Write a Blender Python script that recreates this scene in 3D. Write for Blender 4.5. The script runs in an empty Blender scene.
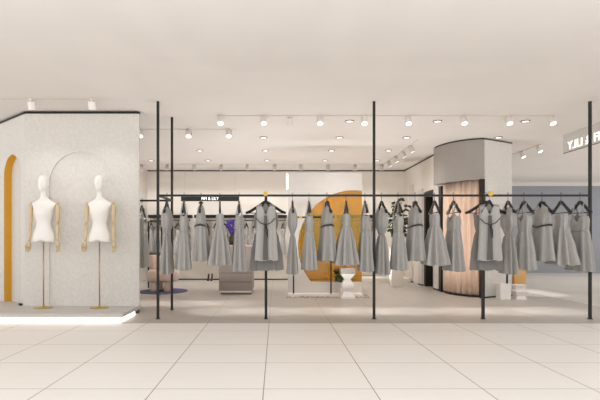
import bpy, bmesh, math, random
from mathutils import Vector, Matrix
random.seed(7)
C = bpy.context.scene.collection
PI = math.pi
sin, cos = math.sin, math.cos
F = 514.0            # focal length in pixels of a 600 px wide picture
EYE = 1.084
CEIL = EYE + 1.90

# ------------------------------------------------------------------ materials
def lin(c):
    return tuple(((v/255)/12.92 if v/255 <= .04045 else ((v/255+.055)/1.055)**2.4) for v in c)

def mat(name, rgb, rough=.6, metal=0.0, mottle=0.0, scale=8.0, bump=0.0, bscale=60.0, coat=0.0, sheen=0.0):
    m = bpy.data.materials.new(name); m.use_nodes = True
    nt = m.node_tree; b = nt.nodes['Principled BSDF']
    col = lin(rgb) + (1,)
    b.inputs['Base Color'].default_value = col
    b.inputs['Roughness'].default_value = rough
    b.inputs['Metallic'].default_value = metal
    if coat: b.inputs['Coat Weight'].default_value = coat
    if sheen: b.inputs['Sheen Weight'].default_value = sheen
    tc = nt.nodes.new('ShaderNodeTexCoord')
    n = nt.nodes.new('ShaderNodeTexNoise'); n.inputs['Scale'].default_value = scale; n.inputs['Detail'].default_value = 5
    nt.links.new(tc.outputs['Object'], n.inputs['Vector'])
    r = nt.nodes.new('ShaderNodeMapRange')
    mo = max(mottle, .02)
    r.inputs['To Min'].default_value = 1-mo; r.inputs['To Max'].default_value = 1+mo
    r.inputs['From Min'].default_value = .3; r.inputs['From Max'].default_value = .7
    nt.links.new(n.outputs['Fac'], r.inputs['Value'])
    v = nt.nodes.new('ShaderNodeVectorMath'); v.operation = 'SCALE'
    v.inputs[0].default_value = col[:3]
    nt.links.new(r.outputs['Result'], v.inputs['Scale'])
    nt.links.new(v.outputs['Vector'], b.inputs['Base Color'])
    if bump:
        n2 = nt.nodes.new('ShaderNodeTexNoise'); n2.inputs['Scale'].default_value = bscale; n2.inputs['Detail'].default_value = 4
        nt.links.new(tc.outputs['Object'], n2.inputs['Vector'])
        bp = nt.nodes.new('ShaderNodeBump'); bp.inputs['Strength'].default_value = bump; bp.inputs['Distance'].default_value = .01
        nt.links.new(n2.outputs['Fac'], bp.inputs['Height'])
        nt.links.new(bp.outputs['Normal'], b.inputs['Normal'])
    return m

def emit(name, rgb, strength):
    m = bpy.data.materials.new(name); m.use_nodes = True
    b = m.node_tree.nodes['Principled BSDF']
    b.inputs['Base Color'].default_value = lin(rgb) + (1,)
    b.inputs['Emission Color'].default_value = lin(rgb) + (1,)
    b.inputs['Emission Strength'].default_value = strength
    return m

def tile_mat(name, c1, c2, joint, size, ox, oy, rough, jw=.005, streak=.03, grain=(1.2, 9, 1)):
    """square tiles with thin joints, laid in object space"""
    m = bpy.data.materials.new(name); m.use_nodes = True
    nt = m.node_tree; b = nt.nodes['Principled BSDF']
    b.inputs['Roughness'].default_value = rough
    tc = nt.nodes.new('ShaderNodeTexCoord')
    mp = nt.nodes.new('ShaderNodeMapping'); mp.inputs['Location'].default_value = (ox, oy, 0)
    nt.links.new(tc.outputs['Object'], mp.inputs['Vector'])
    br = nt.nodes.new('ShaderNodeTexBrick'); br.offset = 0; br.squash = 1
    br.inputs['Scale'].default_value = 1; br.inputs['Brick Width'].default_value = size; br.inputs['Row Height'].default_value = size
    br.inputs['Mortar Size'].default_value = jw/2; br.inputs['Mortar Smooth'].default_value = .1; br.inputs['Bias'].default_value = 0
    br.inputs['Color1'].default_value = lin(c1)+(1,); br.inputs['Color2'].default_value = lin(c2)+(1,); br.inputs['Mortar'].default_value = lin(joint)+(1,)
    nt.links.new(mp.outputs['Vector'], br.inputs['Vector'])
    m2 = nt.nodes.new('ShaderNodeMapping'); m2.inputs['Scale'].default_value = grain
    nt.links.new(tc.outputs['Object'], m2.inputs['Vector'])
    n = nt.nodes.new('ShaderNodeTexNoise'); n.inputs['Scale'].default_value = 1.5; n.inputs['Detail'].default_value = 8
    nt.links.new(m2.outputs['Vector'], n.inputs['Vector'])
    r = nt.nodes.new('ShaderNodeMapRange'); r.inputs['From Min'].default_value = .3; r.inputs['From Max'].default_value = .7
    r.inputs['To Min'].default_value = 1-streak; r.inputs['To Max'].default_value = 1+streak
    nt.links.new(n.outputs['Fac'], r.inputs['Value'])
    v = nt.nodes.new('ShaderNodeVectorMath'); v.operation = 'SCALE'
    nt.links.new(br.outputs['Color'], v.inputs[0]); nt.links.new(r.outputs['Result'], v.inputs['Scale'])
    nt.links.new(v.outputs['Vector'], b.inputs['Base Color'])
    return m

M = {}
M['ceiling']  = mat('ceiling_paint', (219,213,207), .9, mottle=.01, scale=1)
M['wall']     = mat('warm_wall_paint', (229,222,213), .85, mottle=.015, scale=2)
M['plaster']  = mat('textured_plaster', (213,208,202), .9, mottle=.05, scale=26, bump=.9, bscale=24)
M['white']    = mat('white_paint', (236,231,225), .55)
M['panel']    = mat('white_panel_paint', (213,207,200), .7, mottle=.01)
M['fascia']   = mat('grey_beige_fascia', (158,151,144), .7, mottle=.03, scale=5)
M['black']    = mat('black_metal', (30,28,25), .45, metal=.3)
M['blackpl']  = mat('black_hanger_plastic', (24,21,22), .35)
M['dress']    = mat('grey_wool', (160,157,153), .95, mottle=.04, scale=40, bump=.15, bscale=220, sheen=.2)
M['dress2']   = mat('pale_grey_wool', (168,165,161), .95, mottle=.04, scale=40, bump=.15, bscale=220, sheen=.2)
M['dress3']   = mat('dark_grey_wool', (124,121,118), .95, mottle=.04, scale=40, bump=.15, bscale=220, sheen=.2)
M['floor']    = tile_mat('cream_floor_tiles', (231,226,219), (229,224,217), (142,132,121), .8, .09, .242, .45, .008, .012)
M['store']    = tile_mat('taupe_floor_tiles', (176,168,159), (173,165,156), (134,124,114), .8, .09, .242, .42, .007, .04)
M['mall']     = tile_mat('pale_plank_floor', (206,200,192), (203,197,189), (192,185,177), 1.2, 0, 0, .35, .01, .04, (.4, 8, 1))
M['greywall'] = mat('cool_grey_wall', (144,146,152), .8, mottle=.01)
M['platform'] = mat('grey_platform', (192,187,182), .5, mottle=.03, scale=3)
M['yellow']   = mat('ochre_paint', (214,158,44), .7)
M['wood']     = mat('blond_wood', (202,182,146), .5, mottle=.06, scale=14)
M['mannq']    = mat('white_cotton_cover', (236,232,226), .8)
M['mannqh']   = mat('white_gloss_resin', (236,232,227), .3, coat=.3)
M['brass']    = mat('brushed_brass', (186,160,84), .35, metal=.7)
M['curtain']  = mat('blush_curtain', (242,214,192), .9, mottle=.03, scale=3, sheen=.2)
M['pink']     = mat('blush_velvet', (226,200,184), .85, mottle=.03, sheen=.4)
M['rug']      = mat('purple_rug', (92,86,122), .95, mottle=.12, scale=20)
M['stone']    = mat('taupe_counter_stone', (150,139,131), .5, mottle=.05, scale=5)
M['stonetop'] = mat('pinkish_counter_top', (188,166,154), .4, mottle=.03)
M['leaf']     = mat('dark_green_leaf', (52,74,40), .5, mottle=.2, scale=15)
M['leaf2']    = mat('olive_leaf', (84,92,56), .5, mottle=.2, scale=15)
M['leafred']  = mat('brown_red_leaf', (98,58,42), .5, mottle=.15, scale=15)
M['stem']     = mat('brown_stem', (84,66,44), .7)
M['purple']   = mat('violet_petal', (92,66,168), .6, mottle=.1, scale=30)
M['vase']     = mat('dark_olive_vase', (46,48,26), .25, coat=.5)
M['knob']     = mat('yellow_knob', (226,188,60), .4)
M['orange']   = mat('honey_wood', (226,176,108), .5, mottle=.05, scale=4)
M['heel']     = mat('dark_brown_leather', (38,22,14), .3)
M['tan']      = mat('tan_leather', (170,104,60), .4)
M['fixture']  = mat('white_fixture', (218,210,202), .5)
M['greyfix']  = mat('pale_grey_fixture', (196,188,179), .6)
M['trackm']   = mat('off_white_track', (205,197,188), .6)
M['rim']      = mat('dark_bronze_rim', (92,84,76), .4, metal=.4)
M['lens']     = emit('lamp_lens', (255,250,242), 2.2)
M['led']      = emit('led_strip', (255,250,244), 2.6)
M['letters']  = emit('lit_letters', (255,252,248), 1.0)
M['signpl']   = mat('frosted_sign_panel', (205,198,190), .35)
M['pebble']   = mat('pale_pebble', (190,180,168), .7, mottle=.5, scale=18)
M['vestgap']    = mat('vest_gap_grey', (92,89,85), .9)
M['seam']     = mat('dark_seam', (120,108,98), .7)

g = bpy.data.materials.new('yellow_acrylic'); g.use_nodes = True
nt = g.node_tree; nt.nodes.remove(nt.nodes['Principled BSDF'])
tr = nt.nodes.new('ShaderNodeBsdfTransparent'); tr.inputs[0].default_value = (.86, .44, .06, 1)
df = nt.nodes.new('ShaderNodeBsdfDiffuse'); df.inputs[0].default_value = lin((196,196,84))+(1,)
gl = nt.nodes.new('ShaderNodeBsdfGlossy'); gl.inputs[0].default_value = (1,1,1,1); gl.inputs[1].default_value = .08
mx = nt.nodes.new('ShaderNodeMixShader'); mx.inputs[0].default_value = .26
mx2 = nt.nodes.new('ShaderNodeMixShader'); mx2.inputs[0].default_value = .03
nt.links.new(tr.outputs[0], mx.inputs[1]); nt.links.new(df.outputs[0], mx.inputs[2])
nt.links.new(mx.outputs[0], mx2.inputs[1]); nt.links.new(gl.outputs[0], mx2.inputs[2])
nt.links.new(mx2.outputs[0], nt.nodes['Material Output'].inputs[0])
M['acrylic'] = g
g = bpy.data.materials.new('clear_sign_glass'); g.use_nodes = True
nt = g.node_tree; nt.nodes.remove(nt.nodes['Principled BSDF'])
tr = nt.nodes.new('ShaderNodeBsdfTransparent'); tr.inputs[0].default_value = (.97, .97, .97, 1)
df = nt.nodes.new('ShaderNodeBsdfDiffuse'); df.inputs[0].default_value = lin((190,186,182))+(1,)
mx = nt.nodes.new('ShaderNodeMixShader'); mx.inputs[0].default_value = .16
nt.links.new(tr.outputs[0], mx.inputs[1]); nt.links.new(df.outputs[0], mx.inputs[2]); nt.links.new(mx.outputs[0], nt.nodes['Material Output'].inputs[0])
M['signgl'] = g

# ------------------------------------------------------------------ mesh helpers
class MB:
    def __init__(s): s.v = []; s.f = []; s.sm = []
    def add(s, vs, fs, smooth=False):
        o = len(s.v); s.v += [tuple(p) for p in vs]
        s.f += [tuple(i+o for i in f) for f in fs]; s.sm += [smooth]*len(fs); return s
    def box(s, x0, x1, y0, y1, z0, z1, bev=0.0):
        if bev:
            bm = bmesh.new(); bmesh.ops.create_cube(bm, size=1)
            for v in bm.verts:
                v.co = Vector(((x0+x1)/2+v.co.x*(x1-x0), (y0+y1)/2+v.co.y*(y1-y0), (z0+z1)/2+v.co.z*(z1-z0)))
            bmesh.ops.bevel(bm, geom=bm.edges[:], offset=bev, segments=3, profile=.5, affect='EDGES')
            bm.verts.index_update()
            s.add([v.co[:] for v in bm.verts], [[v.index for v in f.verts] for f in bm.faces], True); bm.free(); return s
        vs = [(x,y,z) for x in (x0,x1) for y in (y0,y1) for z in (z0,z1)]
        return s.add(vs, [(0,1,3,2),(4,6,7,5),(0,4,5,1),(2,3,7,6),(0,2,6,4),(1,5,7,3)])
    def loft(s, rings, cap=(True, True), smooth=True, closed=True):
        n = len(rings[0]); vs = [p for r in rings for p in r]; fs = []
        for i in range(len(rings)-1):
            for j in range(n if closed else n-1):
                k = (j+1) % n
                fs.append((i*n+j, i*n+k, (i+1)*n+k, (i+1)*n+j))
        if cap[0]: fs.append(tuple(reversed(range(n))))
        if cap[1]: fs.append(tuple(range((len(rings)-1)*n, len(rings)*n)))
        return s.add(vs, fs, smooth)
    def tube(s, pts, rad, n=8, cap=True):
        pts = [Vector(p) for p in pts]
        if not hasattr(rad, '__len__'): rad = [rad]*len(pts)
        rings = []; up = None
        for i, p in enumerate(pts):
            t = (pts[min(i+1, len(pts)-1)] - pts[max(i-1, 0)]).normalized()
            if up is None:
                up = Vector((0,0,1)) if abs(t.z) < .9 else Vector((0,1,0))
            a = t.cross(up); a.normalize(); b = a.cross(t); b.normalize(); up = b
            rings.append([p + (a*cos(2*PI*j/n) + b*sin(2*PI*j/n))*rad[i] for j in range(n)])
        return s.loft(rings, (cap, cap))
    def lathe(s, prof, n=24, cx=0, cy=0, cap=(True, True)):
        rings = [[(cx+r*cos(2*PI*j/n), cy+r*sin(2*PI*j/n), z) for j in range(n)] for r, z in prof]
        return s.loft(rings, cap)
    def prism(s, outline, fn, t0, t1):
        """outline: 2D points; fn(a, b, t) -> 3D point; extruded from t0 to t1 (outline may be concave)"""
        n = len(outline)
        vs = [fn(a, b, t0) for a, b in outline] + [fn(a, b, t1) for a, b in outline]
        return s.add(vs, [tuple(range(n)), tuple(reversed(range(n, 2*n)))] + [(i, i+n, (i+1)%n+n, (i+1)%n) for i in range(n)])
    def ball(s, c, r, seg=12, rings=8):
        rx, ry, rz = r if hasattr(r, '__len__') else (r, r, r)
        rr = []
        for i in range(rings+1):
            a = -PI/2 + PI*i/rings; k = max(cos(a), .02)
            rr.append([(c[0]+rx*k*cos(2*PI*j/seg), c[1]+ry*k*sin(2*PI*j/seg), c[2]+rz*sin(a)) for j in range(seg)])
        return s.loft(rr)
    def build(s, name, m, parent=None, fix=True):
        me = bpy.data.meshes.new(name); me.from_pydata(s.v, [], s.f); me.update()
        me.polygons.foreach_set('use_smooth', s.sm)
        if fix:
            bm = bmesh.new(); bm.from_mesh(me); bmesh.ops.recalc_face_normals(bm, faces=bm.faces[:]); bm.to_mesh(me); bm.free()
        me.materials.append(M[m] if isinstance(m, str) else m)
        o = bpy.data.objects.new(name, me); C.objects.link(o)
        if parent is not None: o.parent = parent
        return o

def tag(o, label, cat, group=None, kind=None):
    o['label'] = label; o['category'] = cat
    if group: o['group'] = group
    if kind: o['kind'] = kind
    return o
def thing(name, label, cat, loc=(0,0,0), rotz=0, group=None):
    o = bpy.data.objects.new(name, None); C.objects.link(o)
    o.empty_display_size = .1
    o.location = loc; o.rotation_euler = (0,0,rotz)
    return tag(o, label, cat, group)
def struct(o):
    o['kind'] = 'structure'; return o
def dup(root, loc, rotz=0, label=None, group=None):
    r = root.copy(); C.objects.link(r); r.location = loc; r.rotation_euler = (0,0,rotz)
    if label: r['label'] = label
    if group: r['group'] = group
    for ch in list(root.children):
        if ch.type not in ('MESH', 'LIGHT'): continue
        c = ch.copy(); C.objects.link(c); c.parent = r
        for gch in list(ch.children):
            d = gch.copy(); C.objects.link(d); d.parent = c
    return r
def X(px, d): return (px-276)/F*d
def Z(py, d): return EYE + (240-py)*d/F

# ------------------------------------------------------------------ setting
SX0, SX1, SY0, SY1 = -2.018, 5.26, 6.71, 14.0
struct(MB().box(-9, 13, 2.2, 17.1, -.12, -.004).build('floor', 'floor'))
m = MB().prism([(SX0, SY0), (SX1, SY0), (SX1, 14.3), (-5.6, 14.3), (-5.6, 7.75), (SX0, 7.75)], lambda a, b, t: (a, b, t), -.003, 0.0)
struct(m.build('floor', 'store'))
struct(MB().box(SX1+.001, 12.9, 8.0, 17.0, -.003, .0).build('floor', 'mall'))
struct(MB().box(-9, 13, 2.2, 17.2, CEIL, CEIL+.1).build('ceiling', 'ceiling'))

# back wall, side walls
wb = struct(MB().box(-3.6, 3.7, 14.0, 14.2, 0, CEIL-.001).build('wall_back', 'wall'))
struct(MB().box(-3.499, 3.499, 13.985, 13.999, 0, .03).build('baseboard_back', 'black'))
struct(MB().box(-3.499, 3.499, 13.985, 13.999, CEIL-.03, CEIL-.002).build('trim_1', 'black'))
struct(MB().box(-3.65, -3.5, 8.9, 14.0, 0, CEIL-.001).build('wall_left', 'panel'))
m = MB()
m.box(3.5, 3.65, 12.12, 13.999, 0, CEIL-.001)
m.box(3.5, 3.65, 10.62, 11.35, 0, CEIL-.001)
m.box(3.5, 3.65, 11.35, 12.12, 2.21, CEIL-.001)
struct(m.build('wall_right', 'wall'))
struct(MB().box(3.486, 3.499, 10.6, 13.984, CEIL-.03, CEIL-.002).build('trim_2', 'black'))
# pale casings on the right wall with black feet
for i, (a, b) in enumerate(((12.18, 12.52), (10.98, 11.3), (13.08, 13.35))):
    t = struct(MB().box(3.46, 3.499, a, b, .035, 2.5 if i == 2 else 2.3).build('trim_%d' % (3+i), 'panel'))
    MB().box(3.455, 3.4985, a-.004, b+.004, .001, .034).build('foot', 'black', t)
# fitting room doorway in the right wall
door = struct(MB().box(3.49, 3.66, 12.0, 12.119, .001, 2.20).box(3.49, 3.66, 11.351, 11.40, .001, 2.20).box(3.49, 3.66, 12.0, 11.40, 2.12, 2.209).build('door_1', 'black'))
struct(MB().box(3.66, 4.6, 12.13, 12.2, 0, CEIL-.001).build('wall_inner', 'wall'))

def pleats(path, z0, z1, amp, npl, th=.012, seg=10):
    """closed curtain sheet following a plan path"""
    P = [Vector((a, b, 0)) for a, b in path]
    L = [0]
    for i in range(1, len(P)): L.append(L[-1] + (P[i]-P[i-1]).length)
    def at(s):
        s = max(0, min(L[-1]-1e-6, s)); i = 0
        while L[i+1] < s: i += 1
        k = (s-L[i])/(L[i+1]-L[i]); d = (P[i+1]-P[i]).normalized()
        return P[i].lerp(P[i+1], k), Vector((-d.y, d.x, 0))
    N = npl*seg; a_, b_ = [], []
    for i in range(N+1):
        p, nn = at(L[-1]*i/N); ph = 2*PI*npl*i/N
        w = amp*(sin(ph)+.35*sin(2.3*ph+1)); a_.append(p+nn*w); b_.append(p+nn*(w+th))
    lp = a_ + b_[::-1]
    m = MB(); rings = []
    for k in range(7):
        f = k/6; rings.append([(p.x, p.y, z0+(z1-z0)*f) for p in lp])
    return m.loft(rings)
c = pleats([(3.72, 11.42), (3.72, 11.98)], .02, 2.18, .018, 6).build('curtain', 'curtain')
tag(c, 'blush pink curtain inside the narrow black-framed doorway in the right wall', 'curtain')

# curved fitting room
def arc(a, b, t0, t1, n, cx=3.95, cy=10.5):
    return [(cx + a*cos(t0+(t1-t0)*i/n), cy + b*sin(t0+(t1-t0)*i/n)) for i in range(n+1)]
outer = arc(.70, .95, PI, PI*1.463, 24)      # (3.25,10.5) -> (3.87,9.56)
inner = arc(.62, .87, PI, PI*1.463, 24)
zf = 2.215
m = MB().prism(outer + inner[::-1], lambda a, b, t: (a, b, t), zf, CEIL-.002)
m.box(3.25, 3.499, 10.5, 10.6, zf, CEIL-.002)
struct(m.build('wall_fascia', 'fascia'))
o2 = arc(.708, .958, PI, PI*1.463, 24)
struct(MB().prism(o2 + outer[::-1], lambda a, b, t: (a, b, t), CEIL-.025, CEIL-.003).build('trim_6', 'black'))
u = (Vector((4.59, 10.0)) - Vector((3.87, 9.55))); u.normalize(); nrm = Vector((-u.y, u.x))
A = Vector((3.88, 9.555)); B = Vector((4.59, 10.0))
def pr(p): return (p.x, p.y)
m = MB().prism([pr(A), pr(B), (4.59, 11.6), (4.47, 11.6), pr(B+nrm*.12+u*-.1), pr(A+nrm*.12)], lambda a, b, t: (a, b, t), .03, CEIL-.03)
struct(m.build('wall_fitting', 'plaster'))
m = MB().prism([pr(A-nrm*.006), pr(B-nrm*.006), (4.596, 11.59), (4.46, 11.6), pr(B+nrm*.11-u*.1), pr(A+nrm*.11)], lambda a, b, t: (a, b, t), .001, .03)
struct(m.build('baseboard_fitting', 'black'))
m = MB().prism([pr(A-nrm*.004), pr(B-nrm*.004), pr(B+nrm*.05), pr(A+nrm*.05)], lambda a, b, t: (a, b, t), CEIL-.03, CEIL-.004)
struct(m.build('trim_7', 'rim'))
# its curved curtain
path = [(3.50, 10.70), (3.48, 10.5), (3.49, 10.3), (3.54, 10.1), (3.62, 9.93), (3.73, 9.80), (3.86, 9.72)]
c = pleats(path, .045, zf+.03, .034, 8).build('curtain', 'curtain')
tag(c, 'tall curved blush pink pleated curtain under the round grey fascia', 'curtain')
pin = [(a-.03, b-.03) for a, b in path]; pout = [(a+.08, b+.06) for a, b in path]
struct(MB().prism(pin + pout[::-1], lambda a, b, t: (a, b, t), .001, .035).build('baseboard_curved', 'black'))
d2 = struct(MB().box(3.80, 3.875, 9.53, 9.62, .001, zf-.001).box(3.44, 3.51, 10.72, 10.86, .001, zf-.001).build('door_2', 'black'))

# ---- left display wall
def arch_outline(x0, x1, H, arches, n=24):
    pts = [(x0, 0.0)]
    for c0, r, top in arches:
        zc = top - r
        pts.append((c0-r, 0.0))
        pts += [(c0 + r*cos(PI - PI*i/n), zc + r*sin(PI - PI*i/n)) for i in range(n+1)]
        pts.append((c0+r, 0.0))
    pts += [(x1, 0.0), (x1, H), (x0, H)]
    return pts
WY = 7.57; WX0, WX1 = -3.70, -2.018; WB = .062
H = CEIL - .04 - WB
fn = lambda a, b, t: (a, WY + t, WB + b)
ac = X(81.5, WY)
wl = MB().prism(arch_outline(WX0+.0, WX1, H, [(ac, .475, Z(151.5, WY)-WB)]), fn, 0, .022)
wl.box(WX0, WX1, WY+.022, WY+.055, WB, WB+H)
wf = struct(wl.build('wall_front_left', 'plaster'))
MB().box(WX1-.10, WX1-.005, WY+.005, WY+.05, .001, WB-.001).build('foot', 'black', wf)
# trim on top
struct(MB().box(WX0, WX1+.006, WY-.012, WY+.06, CEIL-.039, CEIL-.014).build('trim_8', 'black'))
# angled wall with the ochre arch
ud = Vector((-.732, .681)).normalized(); nd = Vector((-ud.y, ud.x)) * -1
P0 = Vector((WX0, WY))
def afn(a, b, t):
    p = P0 + ud*a + nd*t
    return (p.x, p.y, .1125 + b)
if nd.y < 0: nd = -nd
ao = [(0.0, 0.0)]
ar, c0 = .322, .505; top = 2.40 - .1125; HA = CEIL - .04 - .1125
def arch_pts(r, cc, tp, n=28):
    return [(cc-r, 0.0)] + [(cc - r*cos(PI*i/n), tp - r + r*sin(PI*i/n)) for i in range(n+1)] + [(cc+r, 0.0)]
m = MB().prism(ao + arch_pts(ar, c0, top) + [(2.2, 0.0), (2.2, HA), (0.0, HA)], afn, 0, .11)
m.prism([(0.0, 0.0), (2.2, 0.0), (2.2, HA), (0.0, HA)], afn, .11, .2)
wa = struct(m.build('wall_angled', 'plaster'))
inr = arch_pts(ar-.001, c0, top-.001); inn = arch_pts(ar-.008, c0, top-.008)
MB().prism(inr + inn[::-1], afn, .0, .109).build('arch_lining', 'yellow', wa)
MB().prism([(.08, .0005), (.16, .0005), (.16, .03), (.08, .03)], afn, -.03, -.0005).build('foot', 'black', wa)
struct(MB().prism([(0.0, HA), (2.2, HA), (2.2, HA+.025), (0.0, HA+.025)], afn, -.012, .2).build('trim_9', 'black'))

# ---- lit platform
pf = thing('display_platform', 'low grey display platform with glowing white underside carrying two mannequins', 'platform', (0,0,0))
m = MB().prism([(SX0, 6.78), (SX0, WY-.002), (WX0-.0, WY-.002), (WX0+.16, WY+.18), (-5.1, 9.25), (-7, 9.25), (-7, 6.78)], lambda a, b, t: (a, b, t), .064, .112)
m.build('slab', 'platform', pf)
m = MB().prism([(SX0-.05, 6.84), (SX0-.05, WY-.03), (-3.6, WY-.03), (-4.8, 8.6), (-6.9, 8.6), (-6.9, 6.84)], lambda a, b, t: (a, b, t), 0.0, .0635)
m.build('light_strip', 'led', pf)['label'] = 'glowing white light strip under the slab'

# ---- far wall of the mall
w = MB().box(3.9, 13, 16.9, 17.1, 0, 2.86).build('wall_far', 'greywall'); struct(w)
struct(MB().box(3.9, 13, 16.9, 17.1, 2.86, CEIL-.001).build('wall_far_top', 'panel'))
struct(MB().box(3.70, 6.2, 14.05, 14.15, 0, CEIL-.001).build('wall_side', 'wall')) if False else None

# low plinth against the back wall
pl = MB().box(X(362, 13.2), 3.45, 13.15, 13.98, .001, .10).build('low_plinth', 'wall')
tag(pl, 'low cream plinth along the back wall right of the yellow disc', 'plinth')

# ------------------------------------------------------------------ ceiling fixtures
def fixture_spot(tilt, mt, lensm='lens', yaw=0):
    t = bpy.data.objects.new('track_spotlight', None); C.objects.link(t)
    MB().box(-.018, .018, -.035, .035, -.012, 0).tube([(0,0,-.012), (0,0,-.04)], .010).build('mount', mt, t)
    R = Matrix.Rotation(yaw, 3, 'Z') @ Matrix.Rotation(-tilt, 3, 'X')
    def tr(b, off=Vector((0,0,-.028))):
        b.v = [tuple(R @ Vector(p) + off) for p in b.v]; return b
    tr(MB().lathe([(.042,-.0), (.048,-.008), (.048,-.105), (.043,-.11), (.038,-.10)], 20)).build('lamp_body', mt, t)
    tr(MB().lathe([(.043,-.109), (.043,-.1125), (.02,-.114)], 20)).build('lens', lensm, t)
    return t
def spot_lamp(parent, tilt, energy, size=70, yaw=0):
    l = bpy.data.lights.new('spot_lamp', 'SPOT'); l.energy = energy; l.spot_size = math.radians(size); l.spot_blend = .8
    l.shadow_soft_size = .04; l.color = (1,.99,.98)
    o = bpy.data.objects.new('spot_lamp', l); C.objects.link(o)
    o.parent = parent; o.location = (0, 0, -.2)
    o.rotation_euler = (Matrix.Rotation(yaw, 3, 'Z') @ Matrix.Rotation(-tilt, 3, 'X')).to_euler()
    return o

def track(x0, y0, x1, y1, label):
    b = MB(); d = Vector((x1-x0, y1-y0, 0)); L = d.length; d.normalize(); n = Vector((-d.y, d.x, 0))
    vs = []
    fnn = lambda a, bb, t: tuple(Vector((x0, y0, 0)) + d*t + n*a + Vector((0, 0, bb)))
    b.prism([(-.014, CEIL-.0005), (.014, CEIL-.0005), (.014, CEIL-.009), (-.014, CEIL-.009)], fnn, 0, L)
    return tag(b.build('ceiling_track', 'trackm'), label, 'ceiling track')
ords = ['first','second','third','fourth','fifth','sixth','seventh','eighth','ninth','tenth']
proto_f = fixture_spot(math.radians(28), 'fixture'); spot_lamp(proto_f, math.radians(0), 190, 26)
proto_f['category'] = 'spotlight'
used = [False]
def place(proto, first, loc, label, group, rotz=0):
    if first:
        proto.location = loc; proto.rotation_euler = (0,0,rotz); tag(proto, label, 'spotlight', group); return proto
    return dup(proto, loc, rotz, label, group)
TZ = CEIL-.0092
D1 = 1.9*F/124.5
track(X(217,D1), D1, X(555,D1), D1, 'long thin white ceiling track above the front rail')
first = True
for i, px in enumerate((221, 264, 320, 364, 408, 463, 508, 551)):
    place(proto_f, first, (X(px, D1), D1, TZ), 'lit round white spotlight, %s from the left on the long front ceiling track' % ords[i], 'spotlights on the long front track', math.radians(8 if px > 440 else 0)); first = False
sp = fixture_spot(math.radians(-28), 'fixture', 'greyfix'); sp.location = (X(290, D1), D1, TZ)
tag(sp, 'unlit-looking white spotlight turned to the back on the front track, before the white panel', 'spotlight')
D2 = 1.9*F/111
track(-2.34, D2, X(236,D2), D2, 'short ceiling track between the left wall and the front track')
for i, px in enumerate((141, 189, 229)):
    dup(proto_f, (X(px, D2), D2, TZ), 0, 'lit white spotlight, %s from the left on the short left ceiling track' % ords[i], 'spotlights on the short left track')
D3 = 12.85
track(X(140,D3), D3, 2.69, D3, 'thin ceiling track running parallel to the back wall')
proto_b = fixture_spot(math.radians(-25), 'greyfix'); spot_lamp(proto_b, math.radians(-22), 30, 120)
first = True
for i, px in enumerate((141, 167, 194, 221, 247.5, 274.5, 301, 328, 355, 382)):
    place(proto_b, first, (X(px, D3), D3, TZ), 'pale grey spotlight facing the back wall, %s from the left on the rear track' % ords[i], 'spotlights on the rear track'); first = False
track(2.69, D3, 2.69, 9.75, 'ceiling track running forward along the right wall')
for i, d in enumerate((12.3, 11.6, 10.95, 10.3)):
    q = dup(proto_b, (2.69, d, TZ), math.radians(-90), 'pale grey spotlight aimed at the right wall, %s from the back on the right track' % ords[i], 'spotlights on the right track')
    for ch in q.children:
        if ch.type == 'LIGHT': ch.data = ch.data.copy(); ch.data.energy = 8
track(5.25, 11.5, 5.25, 10.15, 'short ceiling track right of the curved fitting room')
for i, d in enumerate((11.0, 10.3)):
    dup(proto_f, (5.25, d, TZ), math.radians(35), 'lit white spotlight right of the fitting room, %s' % ('farther one, next to the plaster wall', 'nearer one, left of the lettered sign')[i], 'spotlights right of the fitting room')
D4 = 1.9*F/141.5
track(X(-20,D4), D4, X(93,D4), D4, 'ceiling track in front of the mannequin wall')
proto_m = fixture_spot(math.radians(-20), 'white', 'greyfix'); spot_lamp(proto_m, math.radians(-14), 10, 110)
place(proto_m, True, (X(31, D4), D4, TZ), 'white spotlight above the left mannequin, at the wall corner', 'spotlights above the mannequins')
dup(proto_m, (X(91.5, D4), D4, TZ), 0, 'white spotlight above the right mannequin', 'spotlights above the mannequins')

dl0 = None
rows = {8.2: ([349.5, 437.5, 525.5], 'front row'), 9.5: ([263.5, 339.5, 406.5, 498.5], 'second row'),
        10.9: ([200, 265.5, 331.5, 388.5], 'third row'), 12.25: ([151, 208, 267, 325, 377], 'rear row')}
for d, (xs, rn) in rows.items():
    for i, px in enumerate(xs):
        lab = 'round recessed ceiling downlight with dark rim, %s from the left in the %s' % (ords[i], rn)
        if dl0 is None:
            dl0 = thing('recessed_downlight', lab, 'downlight', (X(px,d), d, CEIL-.0005), 0, 'recessed downlights')
            MB().lathe([(.055,0), (.072,0), (.072,-.008), (.055,-.012)], 28, cap=(False, False)).lathe([(.055,0), (.055,-.012)], 28, cap=(False,False)).build('rim', 'rim', dl0)
            MB().lathe([(.054,-.001), (.054,-.007), (.03,-.0085)], 28).build('lens', 'lens', dl0)
            l = bpy.data.lights.new('spot_lamp', 'SPOT'); l.energy = 40; l.spot_size = math.radians(110); l.spot_blend = 1; l.shadow_soft_size = .06; l.color = (1,.99,.98)
            o = bpy.data.objects.new('spot_lamp', l); C.objects.link(o); o.parent = dl0; o.location = (0,0,-.03)
        else:
            q = dup(dl0, (X(px,d), d, CEIL-.0005), 0, lab, 'recessed downlights')
            if px == 498.5:      # right next to the plaster wall: a narrow beam straight down
                for ch in q.children:
                    if ch.type == 'LIGHT':
                        ch.data = ch.data.copy(); ch.data.spot_size = math.radians(30)

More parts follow.
